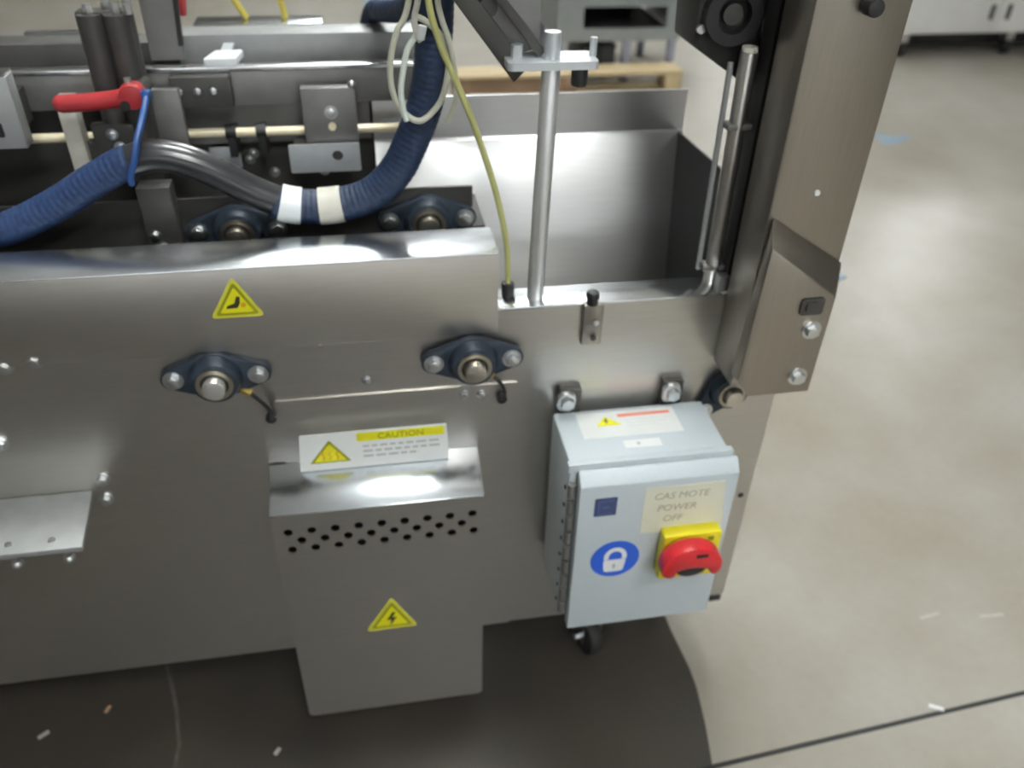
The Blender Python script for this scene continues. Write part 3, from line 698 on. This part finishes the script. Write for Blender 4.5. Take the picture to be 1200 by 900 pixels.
MB().prism(rounded([(-.233, 1.398), (-.184, 1.398), (-.176, 1.45), (-.22, 1.45)], .005), 1.222, 1.234, bev=.002, frame=FT).build('pad', white_tape, wp)
MB().box(-.212, -.195, 1.44, 1.50, 1.224, 1.232).build('pad_arm', light_alu, wp)

# ------------------------------------------------------------------ hoses, wires, tubes
HY = 1.2
hs = thing('corrugated_hose', 'blue and black cable hose sagging across the conveyor with tape bands', 'hose', (-.1, HY, 1.07))
MB().tube([(-.62, HY, 1.045), (-.519, HY, 1.057), (-.442, HY, 1.088), (-.376, HY, 1.125), (-.335, HY, 1.146), (-.318, HY, 1.152)], .0235, n=16, step=.002, corr=.00035, pitch=.009).build('blue_sleeve', hose_blue, hs)
MB().tube([(-.325, HY, 1.150), (-.289, HY, 1.158), (-.25, HY, 1.150), (-.213, HY, 1.131), (-.170, HY, 1.103), (-.126, HY, 1.079)], .0225, n=20).build('black_section', hose_black, hs)
MB().tube([(-.135, HY, 1.083), (-.126, HY, 1.079), (-.085, HY, 1.071), (-.046, HY, 1.072), (-.01, HY, 1.079), (.019, HY, 1.094), (.048, HY, 1.125), (.067, HY, 1.160), (.086, HY, 1.203), (.098, HY, 1.244), (.106, HY, 1.30), (.110, HY, 1.36), (.112, HY, 1.50)], .0255, n=16, step=.002, corr=.00035, pitch=.009).build('navy_sleeve', hose_navy, hs)
MB().tube([(-.128, HY, 1.0800), (-.112, HY, 1.0752), (-.098, HY, 1.0728)], .0275, n=20).build('white_band', white_tape, hs)
MB().tube([(-.072, HY, 1.0708), (-.055, HY, 1.0713), (-.038, HY, 1.0730)], .0275, n=20).build('beige_band', beige_tape, hs)
h2 = tag(MB().tube([(.11, 1.25, 1.50), (.10, 1.28, 1.37), (.092, 1.31, 1.333), (.075, 1.40, 1.30), (.051, 1.50, 1.277), (.036, 1.565, 1.262), (.026, 1.60, 1.22), (.018, 1.605, 1.16), (.01, 1.605, 1.08)], .017, n=14, step=.003, corr=.0007, pitch=.008).build('branch_hose', hose_navy), 'thinner navy hose branching left behind the wire loops', 'hose')
ct = thing('cable_tie', 'blue cable tie hanging around the hose below the red lever', 'cable tie', (-.31, 1.2, 1.15))
MB().tube([(-.285, 1.225, 1.235), (-.290, 1.20, 1.215), (-.300, 1.178, 1.188), (-.307, 1.172, 1.165), (-.318, 1.171, 1.140), (-.320, 1.174, 1.128)], .0045, n=8, step=.003).build('strap', tie_blue, ct)
MB().box(-.292, -.280, 1.218, 1.232, 1.228, 1.240, bev=.002).build('tie_head', tie_blue, ct)
tb = thing('air_tube', 'thin yellow green air tube running down to the hopper rim', 'tube', (.2, 1.12, .945))
MB().tube([(.085, 1.10, 1.50), (.092, 1.105, 1.38), (.105, 1.11, 1.325), (.122, 1.12, 1.283), (.140, 1.12, 1.24), (.156, 1.12, 1.197), (.180, 1.12, 1.121), (.197, 1.12, 1.045), (.202, 1.12, .99), (.2025, 1.12, .955)], .0045, n=10).build('tubing', tube_y, tb)
m = MB().cyl((.2025, 1.12, .9445), (.2025, 1.12, .966), .010, n=14, bev=.002); m.build('fitting', black, tb)
def wire(pts, r, m_, label): 
    return tag(MB().tube(pts, r, n=8).build('signal_cable', m_), label, 'cable', 'looped cables hanging on the hose')
wire([(.10, 1.165, 1.50), (.072, 1.162, 1.36), (.055, 1.16, 1.325), (.045, 1.16, 1.29), (.044, 1.16, 1.255), (.055, 1.158, 1.225), (.078, 1.155, 1.209), (.100, 1.158, 1.222), (.114, 1.16, 1.244), (.122, 1.162, 1.285), (.115, 1.164, 1.315), (.095, 1.165, 1.335), (.082, 1.166, 1.342)], .0042, cream, 'grey cream cable in the widest loop in front of the hose')
wire([(.083, 1.155, 1.325), (.068, 1.155, 1.305), (.060, 1.155, 1.275), (.056, 1.155, 1.25), (.058, 1.155, 1.225), (.062, 1.156, 1.21)], .0042, cream_l, 'pale mint cable hanging at the left inside of the wire loop')
wire([(.090, 1.15, 1.50), (.085, 1.15, 1.38), (.078, 1.15, 1.345), (.080, 1.15, 1.325), (.085, 1.15, 1.315)], .004, beige_tape, 'beige cable dropping straight from above onto the loop')
wire([(.112, 1.15, 1.50), (.108, 1.15, 1.38), (.112, 1.15, 1.345), (.122, 1.152, 1.315), (.130, 1.155, 1.27), (.130, 1.156, 1.235), (.118, 1.158, 1.205)], .0038, cream, 'grey cream cable hanging to the right of the hose')
cn = tag(MB().cyl((.084, 1.148, 1.318), (.088, 1.148, 1.335), .006, n=10, bev=.001).build('cable_connector', paint_w), 'white cable connector at the top of the wire loop', 'connector')
for x0, x1, lab in ((-.222, -.200, 'left of the two yellow hoses behind the conveyor'), (-.137, -.128, 'right of the two yellow hoses behind the conveyor')):
    tag(MB().tube([(x0-.04, 1.77, 1.33), (x0, 1.77, 1.25), (x1, 1.775, 1.209)], .006, n=8).build('yellow_hose', strap_y), lab, 'hose', 'yellow hoses')

# ------------------------------------------------------------------ background
wb = thing('steel_workbench', 'grey steel workbench with open drawer slot far behind the hopper', 'workbench', (1.63, 5.6, 0))
F4 = None
MB().box(1.235, 2.02, 5.32, 6.0, .48, .53, bev=.004).build('bench_top', bench_grey, wb)
curve_plate('front_panel', [rect(1.235, 2.02, .262, .48), rect(1.395, 1.93, .335, .462)], 5.32, 5.34, bench_grey, wb)
MB().box(1.38, 1.945, 5.345, 5.95, .325, .335).build('drawer_tray', black_metal, wb)
MB().box(1.38, 1.945, 5.94, 5.95, .335, .475).build('drawer_back', black_metal, wb)
MB().box(1.235, 1.255, 5.34, 6.0, .262, .48).build('side_panel', bench_grey, wb)
MB().box(2.0, 2.02, 5.34, 6.0, .262, .48).build('side_panel', bench_grey, wb)
for x in (1.245, 1.67, 1.965):
    MB().box(x, x+.045, 5.33, 5.375, 0, .262, bev=.003).build('leg', bench_leg, wb)
for x in (1.245, 1.965): MB().box(x, x+.045, 5.94, 5.985, 0, .262, bev=.003).build('leg', bench_leg, wb)
for x0, x1, lab in ((1.43, 1.55, 'left dark plastic tote under the steel workbench'), (1.56, 1.655, 'right dark plastic tote under the steel workbench')):
    t = thing('storage_tote', lab, 'tote', ((x0+x1)/2, 5.6, 0), 'totes under the workbench')
    MB().box(x0, x1, 5.45, 5.85, 0, .19, bev=.008).build('tote_body', dark_bin, t)
    MB().box(x0-.004, x1+.004, 5.445, 5.855, .19, .205, bev=.004).build('tote_lid', dark_bin, t)
pt = thing('wooden_pallet', 'low wooden pallet on the floor in front of the workbench', 'pallet', (1.3, 5.2, 0))
for i in range(2):
    MB().box(.56, 1.99, 5.08+i*.10, 5.17+i*.10, .118, .140, bev=.003).build('deck_board', wood_l, pt)
for x in (.56, 1.22, 1.89): MB().box(x, x+.10, 5.09, 5.27, .022, .118, bev=.003).build('stringer', wood_l if x > 1.8 else wood_d, pt)
MB().box(.66, 1.22, 5.11, 5.26, .022, .118).build('stringer', wood_d, pt)
for y in (5.04, 5.2): MB().box(.56, 1.99, y, y+.08, 0, .022, bev=.003).build('base_board', wood_l, pt)
wc = thing('storage_cabinet', 'pale grey two door storage cabinet on castors in the far background', 'cabinet', (4.5, 6, 0))
MB().box(3.75, 5.35, 5.74, 6.3, .16, 1.5, bev=.006).build('cabinet_body', cab_white, wc)
for x0, x1, hx in ((3.77, 4.552, 4.49), (4.562, 5.33, 4.62)):
    d_ = MB().box(x0, x1, 5.72, 5.74, .18, 1.48, bev=.004).build('door', cab_white, wc)
    MB().box(hx-.014, hx+.014, 5.70, 5.72, .26, .36, bev=.005).build('handle', ink_soft if False else dark_bin, d_)
MB().box(3.78, 5.32, 5.95, 6.28, .03, .16).build('gap_shade_panel', black_metal, wc)  # black panel standing in for the shaded gap under the cabinet
for x in (3.9, 4.75, 5.15):
    for y in (5.80,):
        c = MB().cyl((x-.02, y, .05), (x+.02, y, .05), .05, n=20, bev=.004).build('castor', rubber, wc)
        MB().box(x-.03, x+.03, y-.035, y+.035, .10, .16).build('castor_fork', zinc, c)
tag(MB().cyl((5.2, 5.6, 0), (5.2, 5.6, .09), .05, .04, n=16, bev=.005).build('floor_foot', rubber), 'small black foot on the floor in front of the pale cabinet', 'foot')
bb_ = thing('blue_bin', 'pale blue plastic bin in the background left of the hose', 'bin', (.2, 6.4, 0))
MB().box(.08, .42, 6.30, 6.7, .17, .75, bev=.01).build('bin_body', bin_blue, bb_)
for x in (.11, .36): MB().box(x, x+.04, 6.35, 6.65, 0, .17).build('bin_foot', dark_bin, bb_)
bs = tag(MB().box(2.82, 2.95, 4.10, 4.16, 0, .004, rot=Matrix.Rotation(.2, 3, 'Z')).box(2.84, 2.93, 4.18, 4.23, 0, .005, rot=Matrix.Rotation(-.3, 3, 'Z')).box(2.96, 3.02, 4.14, 4.20, 0, .004).build('blue_tape_scrap', blue_scrap), 'faded blue tape scraps on the bright floor right of the column', 'tape')
tag(MB().box(1.80, 1.86, 2.68, 2.71, 0, .006, rot=Matrix.Rotation(.4, 3, 'Z')).build('film_scrap', blue_scrap), 'small bluish film scrap on the floor beside the column foot', 'scrap')
for nm, x, y, l_, a, mm, lab in (('wood_chip', -.62, 1.14, .016, 1.2, debris_o, 'orange wood chip on the dark floor at lower left'), ('paper_scrap', -.735, 1.10, .022, .6, debris_w, 'pale paper scrap on the dark floor at the far lower left'),
        ('paper_scrap', -.268, .99, .016, 1.0, debris_w, 'tiny pale scrap on the floor just left of the vented cover'), ('plastic_scrap', 1.113, .872, .03, -.5, paint_w, 'white plastic scrap lying on the floor joint at lower right')):
    tag(MB().box(x-l_/2, x+l_/2, y-.004, y+.004, .0, .004, bev=.001, rot=Matrix.Rotation(a, 3, 'Z')).build(nm, mm), lab, 'scrap')
